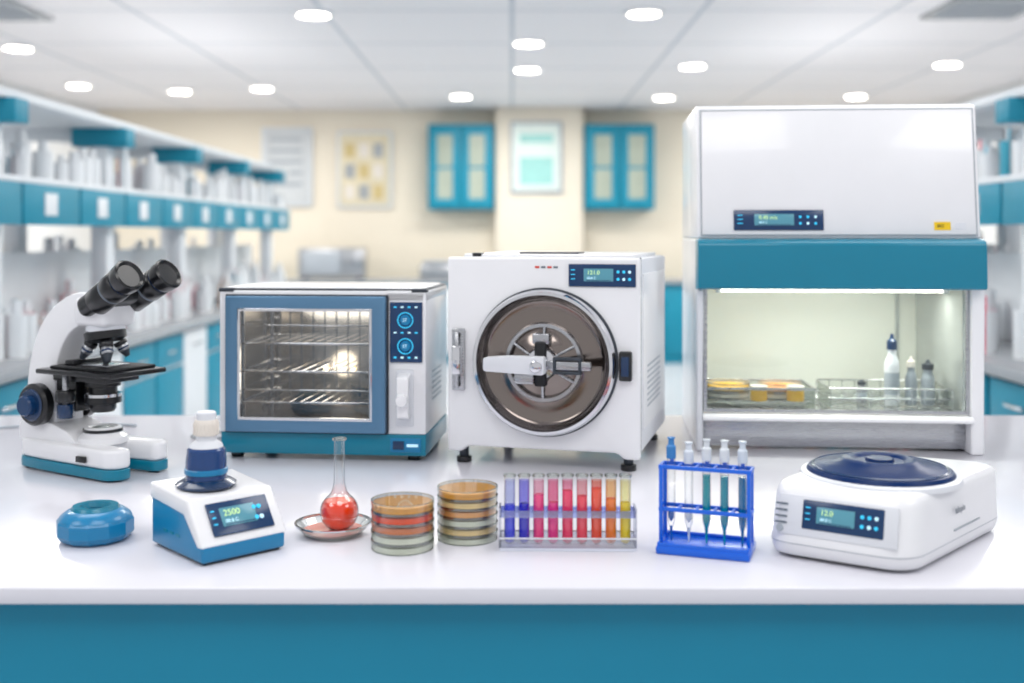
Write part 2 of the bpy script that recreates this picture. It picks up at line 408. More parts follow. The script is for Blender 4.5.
L=bpy.data.lights.new('oven_lamp_rear','POINT'); L.energy=.45; L.color=(1,.85,.66); L.shadow_soft_size=.04
o=bpy.data.objects.new('oven_lamp_rear_light',L); C.objects.link(o); o.parent=p; o.location=(.2,.18,.165)

# ------------------------------------------------------------- autoclave
p=new_parent('autoclave',(-.136,2.315,BZ),-15)
W,D,H=.407,.42,.434
prism(p,'body',[(0,.026),(.03,.026),(.045,.038),(.36,.038),(.375,.026),(W,.026),(W,H),(0,H)],0,.02,'white','XZ',.006)
box(p,'housing',(.004,W-.002),(.02,D),(.035,H-.002),'white2',.006)
frame(p,'front_seam',.001,W-.0005,.04,H-.0005,.004,.004,.017,.022,'seam',.0)
box(p,'top_lid',(.02,W-.02),(.05,D-.03),(H-.004,H+.006),'white',.004)
box(p,'top_valve_tray',(.14,.27),(.06,.12),(H+.004,H+.01),'seam',.002)
cyl(p,'water_cap',(.05,.06,H),(.05,.06,H+.008),.014,'black')
box(p,'side_panel',(W-.003,W+.001),(.05,D-.04),(.08,.40),'white',.002)
cx,cz,R=.211,.219,.149
DD=(cx,0,cz)
lathe(p,'gasket_ring',[(R+.004,0),(R+.004,.006),(R-.004,.008),(R-.004,0)],'seam',DD,(0,-1,0),80,closed=True)
lathe(p,'door_dish',[(0,.018),(.045,.017),(.052,.011),(.09,.006),(.12,.006),(.130,.010),(.135,.022),(.144,.026),(R,.018),(R,0),(0,0)],'steeld',DD,(0,-1,0),96,ang=60)
lathe(p,'door_rim',[(.136,.024),(.139,.030),(.145,.029),(.149,.022),(.1495,.0),(.136,.0)],'chrome',DD,(0,-1,0),96,closed=True)
lathe(p,'inner_ring',[(.072,.006),(.073,.016),(.080,.016),(.083,.006)],'steel',DD,(0,-1,0),64,closed=True)
lathe(p,'hub',[(0,.058),(.014,.058),(.017,.054),(.018,.038),(.03,.036),(.034,.03),(.034,.012),(0,.012)],'chrome',DD,(0,-1,0),40)
for i in range(6):
    a=i*math.pi/3+.5
    d=Vector((math.cos(a),0,math.sin(a)))
    tube(p,'spoke_%d'%i,[Vector((cx,-.022,cz))+d*.03,Vector((cx,-.012,cz))+d*.074],.0032,'steel')
prism(p,'lever_handle',rounded([(cx-.110,cz-.013),(cx-.110,cz+.014),(cx-.06,cz+.018),(cx+.015,cz+.018),(cx+.015,cz-.018),(cx-.05,cz-.016)],.005,3),-.078,-.052,'white2','XZ',.004)
cyl(p,'lever_pivot',(cx,-.078,cz),(cx,-.084,cz),.012,'chrome')
box(p,'lock_bar',(cx+.01,cx+.105),(-.05,-.036),(cz-.010,cz+.008),'steel',.003)
frame(p,'lock_bracket',cx+.028,cx+.086,cz-.018,cz+.016,.006,.006,-.054,-.036,'seam',.002)
box(p,'cross_bar',(cx-.012,cx+.012),(-.046,-.024),(cz-.045,cz+.045),'blackm',.004)
box(p,'cross_cap_upper',(cx-.018,cx+.018),(-.040,-.014),(cz+.040,cz+.062),'steel',.004)
box(p,'lock_nose',(cx-.052,cx-.012),(-.052,-.024),(cz-.040,cz-.018),'steel',.003)
box(p,'hinge_plate',(.012,.04),(-.008,.001),(.155,.285),'steel',.003)
box(p,'hinge_block',(.016,.036),(-.026,-.006),(.19,.25),'chrome',.004)
for i,z in enumerate((.168,.272)): cyl(p,'hinge_bolt_%d'%i,(.026,-.007,z),(.026,-.014,z),.006,'black')
cyl(p,'hinge_pin',(.026,-.02,.162),(.026,-.02,.278),.005,'steel')
box(p,'latch',(.366,.392),(-.014,.001),(.186,.246),'black',.004); box(p,'latch_face',(.371,.387),(-.018,-.012),(.196,.236),'navy',.003)
display(p,'control_display',T(.33,-.001,.398),.138,.046,'121.0')
for i in range(4): box(p,'label_%d'%i,(.19+i*.013,.199+i*.013),(-.001,.001),(.412,.416),'red' if i%2==0 else 'grayt',0)
for i,(a,b) in enumerate(((.028,.03),(W-.028,.03),(.03,D-.04),(W-.03,D-.04))):
    cyl(p,'foot_%d'%i,(a,b,0),(a,b,.012),.016,'black'); cyl(p,'foot_stem_%d'%i,(a,b,.01),(a,b,.04),.01,'seam')
for i in range(8): box(p,'side_vent_%d'%i,(W,W+.002),(.1,.3),(.12+i*.012,.124+i*.012),'grey',0)

# ------------------------------------------------------------- biosafety cabinet
p=new_parent('biosafety_cabinet',(.413,2.456,BZ),-4.4)
W=.624; D=.42
prism(p,'left_side',[(0.0,0),(D,0),(D,.47),(-.01,.47),(-.01,.36),(0,.08)],0,.014,'white','YZ',.003)
prism(p,'right_side',[(-.015,0),(D,0),(D,.47),(-.02,.47),(-.02,.36),(-.015,.08)],W-.034,W-.006,'white','YZ',.004)
prism(p,'left_flange',rounded([(-.02,0.0),(.02,0.0),(.02,.36),(-.03,.36),(-.02,.09)],.006,2),-.002,.01,'white2','YZ',.002)
box(p,'base_panel',(.014,W-.034),(.02,.06),(.006,.072),'steel',.003)
box(p,'base_body',(.014,W-.034),(.06,D-.01),(.01,.07),'grey',.0)
prism(p,'front_ledge',rounded([(-.028,.070),(.03,.070),(.03,.084),(-.014,.084),(-.028,.078)],.003,2),.01,W-.03,'white','YZ',.002)
box(p,'work_surface',(.014,W-.034),(.02,D-.02),(.072,.08),'steel',0)
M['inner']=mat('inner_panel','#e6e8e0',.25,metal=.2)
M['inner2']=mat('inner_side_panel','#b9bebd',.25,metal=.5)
box(p,'rear_panel',(.014,W-.034),(D-.03,D-.01),(.08,.47),'inner',0)
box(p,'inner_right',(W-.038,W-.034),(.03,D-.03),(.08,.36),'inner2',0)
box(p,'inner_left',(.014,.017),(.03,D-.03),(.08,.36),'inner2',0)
box(p,'inner_ceiling',(.014,W-.034),(.0,D-.02),(.385,.4),'inner',0)
for i,x in enumerate((.03,.535)): box(p,'rear_post_%d'%i,(x,x+.008),(D-.036,D-.03),(.08,.385),'inner2',0)
M['tube']=mat('fluorescent_tube','#ffffff',.5,emit='#fff8e6',es=6)
cyl(p,'lamp_tube',(.06,.09,.358),(.56,.09,.358),.009,'tube')
for i,x in enumerate((.05,.56)): box(p,'lamp_cap_%d'%i,(x,x+.012),(.078,.102),(.347,.386),'white',.002)
L=bpy.data.lights.new('cabinet_lamp','AREA'); L.shape='RECTANGLE'; L.size=.5; L.size_y=.05; L.energy=2.3; L.color=(1,.95,.85)
o=bpy.data.objects.new('cabinet_lamp_light',L); C.objects.link(o); o.parent=p; o.location=(.31,.13,.344)
box(p,'sash_glass',(.02,W-.04),(-.0035,-.003),(.094,.36),'sashg',0)
box(p,'sash_lower_trim',(.018,W-.036),(-.007,.002),(.088,.094),'steel',.001)
frame(p,'sash_frame',.014,W-.034,.086,.366,.008,.006,-.006,.003,'steel',.001)
prism(p,'teal_header',rounded([(-.055,.362),(.02,.358),(.02,.47),(-.03,.472),(-.05,.464)],.008,3),-.002,W-.012,'teal','YZ',.006)
SH=.035
hood=[(-.018,.472),(-.018+SH,.766),(.04,.772),(D,.772),(D,.472)]
prism(p,'upper_hood',hood,.0,W-.014,'white','YZ',.005)
sl=math.degrees(math.atan2(SH,.294))
e=sub(p,'hood_front',T(0,-.018,.472,-sl))
frame(e,'seam',.007,W-.021,.005,.290,.002,.002,-.0015,.002,'grey',.0)
box(e,'front_panel',(.010,W-.024),(-.005,.002),(.008,.287),'white',.004)
display(e,'control_display',T(.176,-.006,.040),.195,.045,'0.45 m/s')
box(e,'warning_label',(.510,.545),(-.006,-.004),(.018,.036),'yellow',.0)
text(e,'warning_text','BIO',.009,(.516,-.0065,.027),'blackm')
box(e,'rating_label',(.555,.577),(-.006,-.004),(.02,.034),'white2',0)
box(p,'roof_filter_housing',(.08,.52),(.12,.38),(.768,.776),'grey',.003)
for i in range(3): cyl(p,'hinge_%d'%i,(W-.016,.03+.0*i,.5+i*.09),(W-.008,.03,.5+i*.09),.007,'steel')
for i,(a,b) in enumerate(((.02,.03),(W-.02,.03))): cyl(p,'side_foot_%d'%i,(a,b,0),(a,b,.012),.012,'black')

def cabpt(x,y,z=.08):
    return (Matrix.Translation((.413,2.456,BZ))@Euler((0,0,math.radians(-4.4))).to_matrix().to_4x4())@Vector((x,y,z))
M['yel']=mat('yellow_medium','#f2b90c',.35); M['amb']=mat('amber_medium','#e09020',.3)
def petri(name,loc,r,h,agar,n=1,mixcols=None,fill=.66):
    p=new_parent(name,loc,random.uniform(0,90))
    for i in range(n):
        z=i*h; c=(mixcols[i] if mixcols else agar)
        lathe(p,'dish_%d'%i,[(0,z+.0008),(r*.965,z+.0008),(r*.965,z+h*.8)],'glassd',seg=56)
        if c: lathe(p,'agar_%d'%i,[(0,z+.0016),(r*.955,z+.0016),(r*.955,z+h*fill),(0,z+h*fill)],c,seg=56)
        lathe(p,'lid_%d'%i,[(0,z+h*.93),(r,z+h*.93),(r,z+h*.35)],'glassd',seg=56)
        lathe(p,'lid_rim_%d'%i,[(r*.975,z+h*.90),(r*1.003,z+h*.88),(r*1.003,z+h*.99),(r*.975,z+h*.99)],'rimg',seg=56,closed=True)
        lathe(p,'base_rim_%d'%i,[(r*.96,z),(r*.985,z),(r*.985,z+h*.1),(r*.96,z+h*.1)],'rimg',seg=56,closed=True)
    return p
t=new_parent('glass_instrument_tray',cabpt(.135,.13),-4.4)
box(t,'tray_floor',(-.115,.135),(-.075,.085),(0,.004),'steel',.001)
hframe(t,'tray_wall',-.115,.135,-.075,.085,.002,.004,.05,'glassd',0)
hframe(t,'tray_rim',-.118,.138,-.078,.088,.006,.048,.053,'steel',.001)
box(t,'shelf_insert',(-.11,.13),(-.06,.07),(.018,.021),'steel',.0)
for i,(x,y,c) in enumerate(((-.05,.01,'yel'),(.07,.01,'amb'))):
    for k in range(2):
        z=.021+k*.017
        lathe(t,'dish_%d_%d'%(i,k),[(0,z+.001),(.05,z+.001),(.05,z+.016)],'glassd',(x,y,0)); lathe(t,'medium_%d_%d'%(i,k),[(0,z+.0015),(.0485,z+.0015),(.0485,z+.010),(0,z+.010)],c if k else 'offw',(x,y,0))
        lathe(t,'rim_%d_%d'%(i,k),[(.049,z+.014),(.0515,z+.014),(.0515,z+.017),(.049,z+.017)],'steel',(x,y,0),closed=True)
for i,(x,y) in enumerate(((.012,-.052),(.095,-.052))):
    lathe(t,'jar_%d'%i,[(0,.021),(.018,.021),(.019,.023),(.019,.046),(0,.046)],'yel',(x,y,0)); lathe(t,'jar_lid_%d'%i,[(0,.046),(.020,.046),(.020,.055),(0,.056)],'offw',(x,y,0))
b_=new_parent('wire_basket',cabpt(.435,.14,.08),-4.4)
for k,z in enumerate((.003,.03,.052)):
    tube(b_,'hoop_%d'%k,[(-.13,-.08,z),(.14,-.08,z),(.14,.08,z),(-.13,.08,z)],.0018,'chrome',True)
hframe(b_,'liner',-.128,.138,-.078,.078,.001,.003,.05,'glassd',0)
for k in range(10):
    x=-.13+k*.03
    tube(b_,'wire_%d'%k,[(x,-.08,.052),(x,-.08,.003),(x,.08,.003),(x,.08,.052)],.0010,'chrome')
def bottle(name,loc,r,h,body,cap,neck=.4):
    v=new_parent(name,loc)
    lathe(v,'body',[(0,0),(r*.95,0),(r,.002),(r,h*.55),(r*.9,h*.62),(r*neck,h*.7),(r*neck,h*.8),(0,h*.8)],body)
    lathe(v,'cap',[(0,h*.78),(r*neck*1.25,h*.78),(r*neck*1.25,h*.9),(r*neck*.6,h*.93),(r*neck*.35,h),(0,h)],cap)
    lathe(v,'label',[(r*1.01,h*.15),(r*1.015,h*.16),(r*1.015,h*.45),(r*1.01,h*.46)],'grey')
    return v
bottle('dropper_bottle',cabpt(.463,.145,.0845),.017,.165,'white2','navy',.55)
bottle('reagent_vial',cabpt(.508,.15,.0845),.013,.112,'grey','offw',.6)
bottle('reagent_vial',cabpt(.546,.15,.0845),.015,.105,'grey','seam',.7)
bottle('reagent_vial',cabpt(.400,.17,.0845),.012,.055,'steel','seam',.7)

# ------------------------------------------------------------- microscope
p=new_parent('microscope',(-.872,2.26,BZ),-28)
foot=[(-.14,-.055),(-.06,-.066),(.14,-.080),(.162,-.064),(.162,-.03),(.09,-.024),(.075,0),(.09,.024),(.162,.03),(.162,.064),(.14,.080),(-.06,.066),(-.14,.055),(-.158,0)]
prism(p,'base_band',rounded(foot,.02,4),.004,.024,'teal','XY',.002)
prism(p,'base_casting',rounded([(x*.99,y*.98) for x,y in foot],.02,4),.024,.062,'white','XY',.008,minang=.9)
prism(p,'base_hump',rounded([(-.145,.055),(.03,.055),(.0,.082),(-.05,.097),(-.13,.102),(-.147,.088)],.012,4),-.05,.05,'white','XZ',.008,minang=.9)
for i,(a,b) in enumerate(((-.12,-.04),(-.12,.04),(.13,-.055),(.13,.055))): cyl(p,'foot_%d'%i,(a,b,0),(a,b,.006),.01,'black')
cl=[(-.094,.06,.046),(-.098,.13,.043),(-.093,.2,.040),(-.072,.262,.038),(-.036,.306,.035),(.008,.329,.033),(.045,.334,.03)]
def cat(P,n=6):
    out=[]
    for i in range(len(P)-1):
        p0,p1,p2,p3=[Vector(P[max(0,min(len(P)-1,j))]) for j in (i-1,i,i+1,i+2)]
        for k in range(n):
            t=k/n; out.append(.5*((2*p1)+(-p0+p2)*t+(2*p0-5*p1+4*p2-p3)*t*t+(-p0+3*p1-3*p2+p3)*t**3))
    out.append(Vector(P[-1])); return out
cc=cat(cl); Lf=[];Rt=[]
for i,c in enumerate(cc):
    d=(cc[min(i+1,len(cc)-1)]-cc[max(i-1,0)]); d=Vector((d.x,d.y)).normalized(); n=Vector((-d.y,d.x))
    Lf.append((c.x+n.x*c.z,c.y+n.y*c.z)); Rt.append((c.x-n.x*c.z,c.y-n.y*c.z))
prism(p,'arm',Lf+Rt[::-1],-.036,.036,'white','XZ',.010,minang=.8)
box(p,'head_block',(.005,.096),(-.044,.044),(.296,.356),'white',.014,seg=4)
lathe(p,'head_collar',[(0,0),(.038,0),(.038,.008),(.035,.014),(0,.014)],'white2',(.052,0,.286))
lathe(p,'nosepiece',[(0,0),(.028,0),(.041,.008),(.041,.022),(.032,.028),(0,.028)],'black',(.054,0,.262),(-.15,0,1))
nc=Vector((.054,0,.264))
for i,(dx,dy,l) in enumerate(((.0,-.015,.046),(.5,-.45,.044),(-.6,-.35,.042),(.45,.45,.035))):
    d=Vector((dx,dy*.7,-1)).normalized(); s0=nc+Vector((dx*.04,dy*.04,.0))
    cyl(p,'objective_collar_%d'%i,s0,s0+d*l*.25,.0135,'black'); cyl(p,'objective_barrel_%d'%i,s0+d*l*.24,s0+d*l*.62,.0115,'steel'); cyl(p,'objective_band_%d'%i,s0+d*l*.4,s0+d*l*.5,.012,'navy')
    cyl(p,'objective_tip_%d'%i,s0+d*l*.6,s0+d*l,.010,'seam',.005)
cyl(p,'binocular_mount',(.055,0,.340),(.070,0,.356),.036,'black')
box(p,'binocular_body',(.035,.122),(-.066,.066),(.330,.372),'black',.016,rot=(0,math.radians(-28),0),seg=4)
for i,s in enumerate((-1,1)):
    a=Vector((.078,s*.045,.346)); d=Vector((.86,s*.05,.50)).normalized()
    cyl(p,'ocular_sleeve_%d'%i,a,a+d*.048,.028,'black'); cyl(p,'ocular_ring_%d'%i,a+d*.046,a+d*.051,.0285,'grayt')
    cyl(p,'ocular_tube_%d'%i,a+d*.05,a+d*.082,.030,'black'); cyl(p,'ocular_band_%d'%i,a+d*.081,a+d*.087,.027,'navy')
    lathe(p,'eyecup_%d'%i,[(0,0),(.029,0),(.032,.008),(.033,.026),(.029,.029),(.024,.023),(0,.022)],'black',a+d*.086,d)
box(p,'stage_plate',(-.065,.15),(-.075,.07),(.2,.21),'black',.003)
box(p,'stage_upper',(-.04,.13),(-.06,.06),(.21,.216),'blackm',.002)
box(p,'stage_lower',(-.05,.1),(-.045,.045),(.184,.2),'black',.003)
box(p,'slide_clip',(.0,.09),(-.03,.03),(.216,.2185),'steel',.001); box(p,'glass_slide',(.01,.085),(-.0125,.0125),(.2185,.2198),'glassd',0)
box(p,'clip_arm',(-.02,.005),(-.04,.04),(.216,.226),'black',.002)
box(p,'stage_bracket',(-.075,.0),(-.03,.03),(.12,.19),'black',.006)
lathe(p,'condenser',[(0,.0),(.022,0),(.026,.006),(.026,.016),(.036,.018),(.036,.032),(.028,.034),(.028,.05),(.035,.052),(.035,.064),(0,.066)],'black',(.045,0,.122))
lathe(p,'condenser_ring',[(.032,0),(.037,0),(.037,.006),(.032,.006)],'chrome',(.045,0,.153),closed=True)
cyl(p,'stage_drive_shaft',(.0,-.055,.2),(.0,-.055,.12),.006,'steel'); cyl(p,'stage_knob_upper',(.0,-.055,.168),(.0,-.055,.145),.019,'black'); cyl(p,'stage_knob_lower',(.0,-.055,.14),(.0,-.055,.112),.016,'navy')
lathe(p,'illuminator',[(0,0),(.050,0),(.048,.012),(.038,.020),(.036,.030),(.029,.032),(.026,.028),(0,.027)],'white',(.045,0,.060))
lathe(p,'illuminator_lens',[(.0,.004),(.016,.003),(.024,0),(0,0)],'glassd',(.045,0,.088))
lathe(p,'illuminator_ring',[(.035,0),(.039,0),(.039,.006),(.035,.006)],'black',(.045,0,.082),closed=True)
for i,s in enumerate((-1,1)):
    kx,kz=-.083,.134
    cyl(p,'coarse_boss_%d'%i,(kx,s*.03,kz),(kx,s*.047,kz),.032,'white2')
    lathe(p,'coarse_knob_%d'%i,[(0,.026),(.038,.026),(.043,.02),(.043,.004),(.038,0),(0,0)],'black',(kx,s*.045,kz),(0,s,0),36)
    lathe(p,'coarse_face_%d'%i,[(0,.004),(.030,.004),(.034,0),(0,0)],'navy',(kx,s*.07,kz),(0,s,0),36)
    lathe(p,'fine_knob_%d'%i,[(0,.016),(.018,.016),(.021,.012),(.021,0),(0,0)],'panel',(kx,s*.074,kz),(0,s,0),30)
box(p,'power_switch',(.06,.085),(-.082,-.076),(.034,.046),'black',.001)

# ------------------------------------------------------------- centrifuge rotor (blue)
p=new_parent('centrifuge_rotor',(-.657,1.735,BZ),10)
lathe(p,'lower_shell',[(0,0),(.044,0),(.053,.005),(.0585,.013),(.0585,.032),(.056,.036),(0,.036)],'tealL',seg=12,ang=12)
lathe(p,'upper_shell',[(.0555,.035),(.053,.040),(.044,.047),(.038,.0495),(.026,.0495),(.020,.042),(.018,.034),(.0,.032)],'tealL',seg=48,ang=50)
lathe(p,'collar',[(.024,.048),(.037,.0495),(.034,.0545),(.024,.0545),(.020,.046)],'teal',seg=48,closed=True)
lathe(p,'bore',[(0,.0365),(.016,.0365),(.018,.032),(0,.032)],'navy')

# ------------------------------------------------------------- vortex mixer
p=new_parent('vortex_mixer',(-.4466,1.585,BZ),43)
box(p,'rubber_base',(.006,.132),(.006,.158),(0,.006),'black',.002)
prism(p,'lower_body',[(0,.004),(0,.03),(.045,.084),(.165,.09),(.165,.004)],0,.138,'tealL','YZ',.005,4)
prism(p,'upper_shell',[(-.002,.027),(.044,.090),(.167,.098),(.167,.074),(.056,.066),(.012,.025)],-.002,.140,'white','YZ',.004,4,minang=.3)
ang=math.degrees(math.atan2(.046,.063))
display(p,'control_display',T(.072,.0205,.0595,-ang),.100,.052,'2500',2,(.3,.8))
for i in range(3): box(p,'side_slot_%d'%i,(-.0008,.001),(.07+i*.02,.082+i*.02),(.03,.034),'teal',0)
o_=(.058,.099)
lathe(p,'mixing_platform',[(0,.0),(.045,.0),(.046,.004),(.038,.009),(.031,.012),(0,.012)],'navy',(o_[0],o_[1],.0945))
lathe(p,'tube_cup',[(0,0),(.031,0),(.0305,.03),(.029,.045),(.024,.050),(0,.050)],'navytr',(o_[0],o_[1],.105))
lathe(p,'cup_band',[(.031,0),(.0325,.001),(.0325,.008),(.031,.009)],'tealL',(o_[0],o_[1],.113))
lathe(p,'bottle_neck',[(0,0),(.026,0),(.024,.006),(.016,.012),(.015,.022),(0,.022)],'white2',(o_[0],o_[1],.152))
lathe(p,'bottle_cap',[(0,0),(.018,0),(.0185,.002),(.0185,.020),(.0165,.024),(0,.024)],'offw',(o_[0],o_[1],.172))
lathe(p,'cap_top',[(0,0),(.015,0),(.015,.011),(.013,.013),(0,.013)],'white2',(o_[0],o_[1],.195))
for k in range(20):
    a=k*math.pi/10; box(p,'cap_rib_%d'%k,(o_[0]+.0185*math.cos(a)-.0008,o_[0]+.0185*math.cos(a)+.0008),(o_[1]+.0185*math.sin(a)-.0008,o_[1]+.0185*math.sin(a)+.0008),(.173,.19),'offw',0)

# ------------------------------------------------------------- dish + flask
M['redliq']=mat('red_orange_liquid','#ff4014',.06,coat=.5)
p=new_parent('glass_dish',(-.287,1.765,BZ))
lathe(p,'dish_body',[(0,.001),(.04,.001),(.045,.002),(.058,.016),(.0605,.0185)],'rimg',seg=64)
lathe(p,'dish_foot',[(.036,0),(.042,0),(.042,.003),(.036,.003)],'rimg',seg=64,closed=True)
lathe(p,'dish_rim',[(.0575,.0175),(.0615,.018),(.0615,.0205),(.0575,.0205)],'chrome',seg=64,closed=True)
M['reddish']=mat('pale_red_residue','#e09a8c',.2)
lathe(p,'residue',[(0,.0035),(.042,.0038),(.048,.0085),(0,.0085)],'reddish',seg=48)
p=new_parent('flask',(-.277,1.765,BZ+.0088))
def sph(r,c,a0,a1,n=14): return [(r*math.cos(math.radians(a0+(a1-a0)*k/n)),c+r*math.sin(math.radians(a0+(a1-a0)*k/n))) for k in range(n+1)]
R=.031; c=.028
lathe(p,'glass_body',[(0,.0003)]+sph(R,c,-64,56)+[(.0125,.060),(.0090,.074),(.0082,.140),(.0108,.144)],'glass',seg=56,ang=80)
lathe(p,'red_liquid',[(0,.0015)]+sph(R*.965,c,-62,36)+[(0,c+R*.965*math.sin(math.radians(36)))],'redliq',seg=56)
lathe(p,'lip_ring',[(.0088,.1425),(.0114,.1425),(.0114,.1455),(.0088,.1455)],'rimg',seg=40,closed=True)

# ------------------------------------------------------------- petri stacks
for n,cv in (('a_tan','#e0a048'),('a_orange','#f0501c'),('a_beige','#e8a868'),('a_brown','#d87c48'),('a_pale','#e0e4d4'),('a_cream','#eccf94')):
    M[n]=mat('agar_'+n,cv,.3,var=.12,scale=60)
petri('petri_dish_stack',(-.168,1.690,BZ),.0485,.0150,None,5,['a_pale','a_pale','a_brown','a_orange','a_tan'])
petri('petri_dish_stack',(-.0705,1.742,BZ),.048,.0139,None,6,['a_pale','a_cream','a_pale','a_beige','a_cream','a_tan'])

# ------------------------------------------------------------- test tube rack
p=new_parent('test_tube_rack',(.085,1.69,BZ),-1)
M['clearp']=thin_glass('clear_acrylic','#f1f3f8','#c3cadb',.6,.35,.04,.18)
M['lilac']=thin_glass('lilac_acrylic','#c4cff8','#a0aef0',.6,.4,.04,.25)
w=.1035
box(p,'base_plate',(-w,w),(-.022,.022),(0,.005),'whiteac',.001)
hframe(p,'tray_wall',-w,w,-.022,.022,.002,.005,.020,'clearp',.0)
hframe(p,'upper_rail',-w,w,-.016,.016,.0025,.049,.060,'lilac',.0005)
for s in (-1,1):
    box(p,'end_%d'%(s+1),(s*w-.0015,s*w+.0015),(-.018,.018),(.004,.064),'clearp',0)
    box(p,'edge_strip_%d'%(s+1),(-w,w),(s*.022-.0012,s*.022+.0012),(.0185,.0205),'white2',0)
cols=['#4450ee','#1c14cc','#ff3486','#f2208c','#ff3068','#ff4058','#fa4c20','#ff8000','#f4d800']
caps=['#dde1f8','#bcb8f4','#f9d2de','#f7adc8','#f8bccf','#f5ccd0','#f8b4a6','#f9dab0','#f8f3cc']
for k in range(9):
    x=-.0885+k*.0222; L0=(x,0,0)
    lm=mat('tube_liquid_%d'%k,cols[k],.08,coat=.6,var=.05); cm=thin_glass('tube_upper_%d'%k,caps[k],caps[k],.3,.3,.03,.03)
    r=.0086
    lathe(p,'tube_%d'%k,[(0,.0055)]+[(r*math.cos(math.radians(a)),.0055+r+r*math.sin(math.radians(a))) for a in (-75,-50,-25,0)]+[(r,.108),(r*1.15,.111)],'glassd',L0,seg=28,ang=80)
    rr=r*.92; hh=(.066,.068,.082,.070,.088,.080,.092,.076,.070)[k]
    lathe(p,'liquid_%d'%k,[(0,.0068)]+[(rr*math.cos(math.radians(a)),.0064+rr+rr*math.sin(math.radians(a))) for a in (-70,-45,-20,0)]+[(rr,hh),(0,hh)],lm,L0,seg=24)
    lathe(p,'film_%d'%k,[(rr,hh+.0004),(rr,.104)],cm,L0,seg=24)
    lathe(p,'lip_%d'%k,[(r*.95,.1095),(r*1.18,.1095),(r*1.18,.1125),(r*.95,.1125)],'rimg',L0,seg=24,closed=True)

# ------------------------------------------------------------- blue pipette rack
p=new_parent('pipette_rack',(.2156,1.655,BZ),-19)
w,dp=.140,.082
box(p,'base',(0,w),(0,dp),(0,.012),'blueplastic',.003)
hframe(p,'base_lip',0.002,w-.002,.002,dp-.002,.004,.010,.017,'blueplastic',.001)
for z,nm in ((.060,'middle'),(.124,'upper')):
    hframe(p,nm+'_rail',0,w,.022,.058,.004,z,z+.006,'blueplastic',.001)
    for k in range(1,5): 
        x=.0025+k*(w-.005)/5; box(p,nm+'_divider_%d'%k,(x-.002,x+.002),(.024,.056),(z,z+.005),'blueplastic',.0005)
for k,x in enumerate((.004,w-.004)):
    for j,y in enumerate((.024,.056)): box(p,'post_%d_%d'%(k,j),(x-.003,x+.003),(y-.003,y+.003),(.01,.130),'blueplastic',.001)
for k in range(5): box(p,'hook_%d'%k,(.012+k*.027,.018+k*.027),(.052,.058),(.129,.136),'blueplastic',.001)
pm=[('#1868b8','#3a7fc0'),('#e3e9ee','#d4dce6'),('#08a0ac','#d8dee4'),('#0898ae','#d8dee4'),('#1478ac','#ccd6e2')]
for k in range(5):
    x=.0165+k*.027; y=.04; c0=mat('pipette_liquid_%d'%k,pm[k][0],.1,coat=.5); c1=mat('pipette_top_%d'%k,pm[k][1],.25)
    top=.170-(.0 if k!=1 else .006)
    lathe(p,'barrel_%d'%k,[(.0015,.016),(.0022,.03),(.0058,.042),(.0065,.05),(.0065,top-.03)],'glass',(x,y,0),seg=20,ang=80)
    if k in(2,3,4): lathe(p,'liquid_%d'%k,[(0,.032),(.002,.034),(.0052,.046),(.0057,.052),(.0057,.116),(0,.116)],c0,(x,y,0),seg=20)
    else: lathe(p,'liquid_%d'%k,[(0,.04),(.0048,.048),(.0048,.058),(0,.058)],c0,(x,y,0),seg=20)
    lathe(p,'plunger_%d'%k,[(0,top-.032),(.0074,top-.032),(.0074,top-.014),(.0048,top-.011),(.0044,top-.003),(.006,top-.002),(.006,top),(0,top)],c1,(x,y,0),seg=20)
    lathe(p,'tip_%d'%k,[(0,.0122),(.0012,.0122),(.0018,.018),(.0022,.034),(0,.034)],c0,(x,y,0),seg=14)

# ------------------------------------------------------------- centrifuge right
p=new_parent('benchtop_centrifuge',(.56,1.70,BZ))
B_=Vector((-.188,-.050));A_=Vector((-.004,-.170));C_=Vector((.248,.10));D_=Vector((.046,.198))
n=Vector((.546,.838)); ctr=(B_+A_+C_+D_)/4
def ring(fs,inset,r):
    out=[]
    for i,q in enumerate((B_,A_,C_,D_)):
        q2=q+(n*fs if i<2 else Vector((0,0))); q2=q2+(ctr-q2).normalized()*inset; out.append(tuple(q2))
    return rounded(out,r,8)
loft(p,'lower_shell',[(ring(0,.018,.04),.004),(ring(0,.008,.045),.007),(ring(0,.002,.05),.016),(ring(0,.0,.05),.026),(ring(.002,.001,.05),.034),(ring(.008,.002,.05),.062),(ring(.016,.003,.05),.090),(ring(.019,.005,.05),.099),(ring(.022,.010,.05),.105),(ring(.025,.018,.05),.108),(ring(.028,.03,.05),.1095)],'white',ang=60)
loft(p,'rubber_base',[(ring(0,.03,.04),0.0),(ring(0,.022,.04),.006)],'black')
loft(p,'parting_line',[(ring(0,-.0004,.05),.0245),(ring(0,-.0004,.05),.0255)],'grey')
cx,cy=.012,.010
lathe(p,'bowl_rim',[(.108,.102),(.121,.104),(.119,.111),(.114,.1135),(.108,.113)],'white2',(cx,cy,0),seg=80)
lathe(p,'rotor_lid',[(0,.106),(.110,.106),(.1105,.114),(.107,.119),(.095,.1225),(.066,.126),(.058,.131),(.050,.134),(.040,.133),(.036,.130),(.022,.130),(.020,.134),(0,.135)],'lidnavy',(cx,cy,0),seg=80)
lathe(p,'lid_trim',[(.098,.1205),(.100,.1225),(.103,.121),(.101,.119)],'panel',(cx,cy,0),seg=80,closed=True)
xa=(A_-B_).normalized(); X=Vector((xa.x,xa.y,0)); up=Vector((n.x*.014,n.y*.014,.056)).normalized(); Y=up.cross(X).normalized()
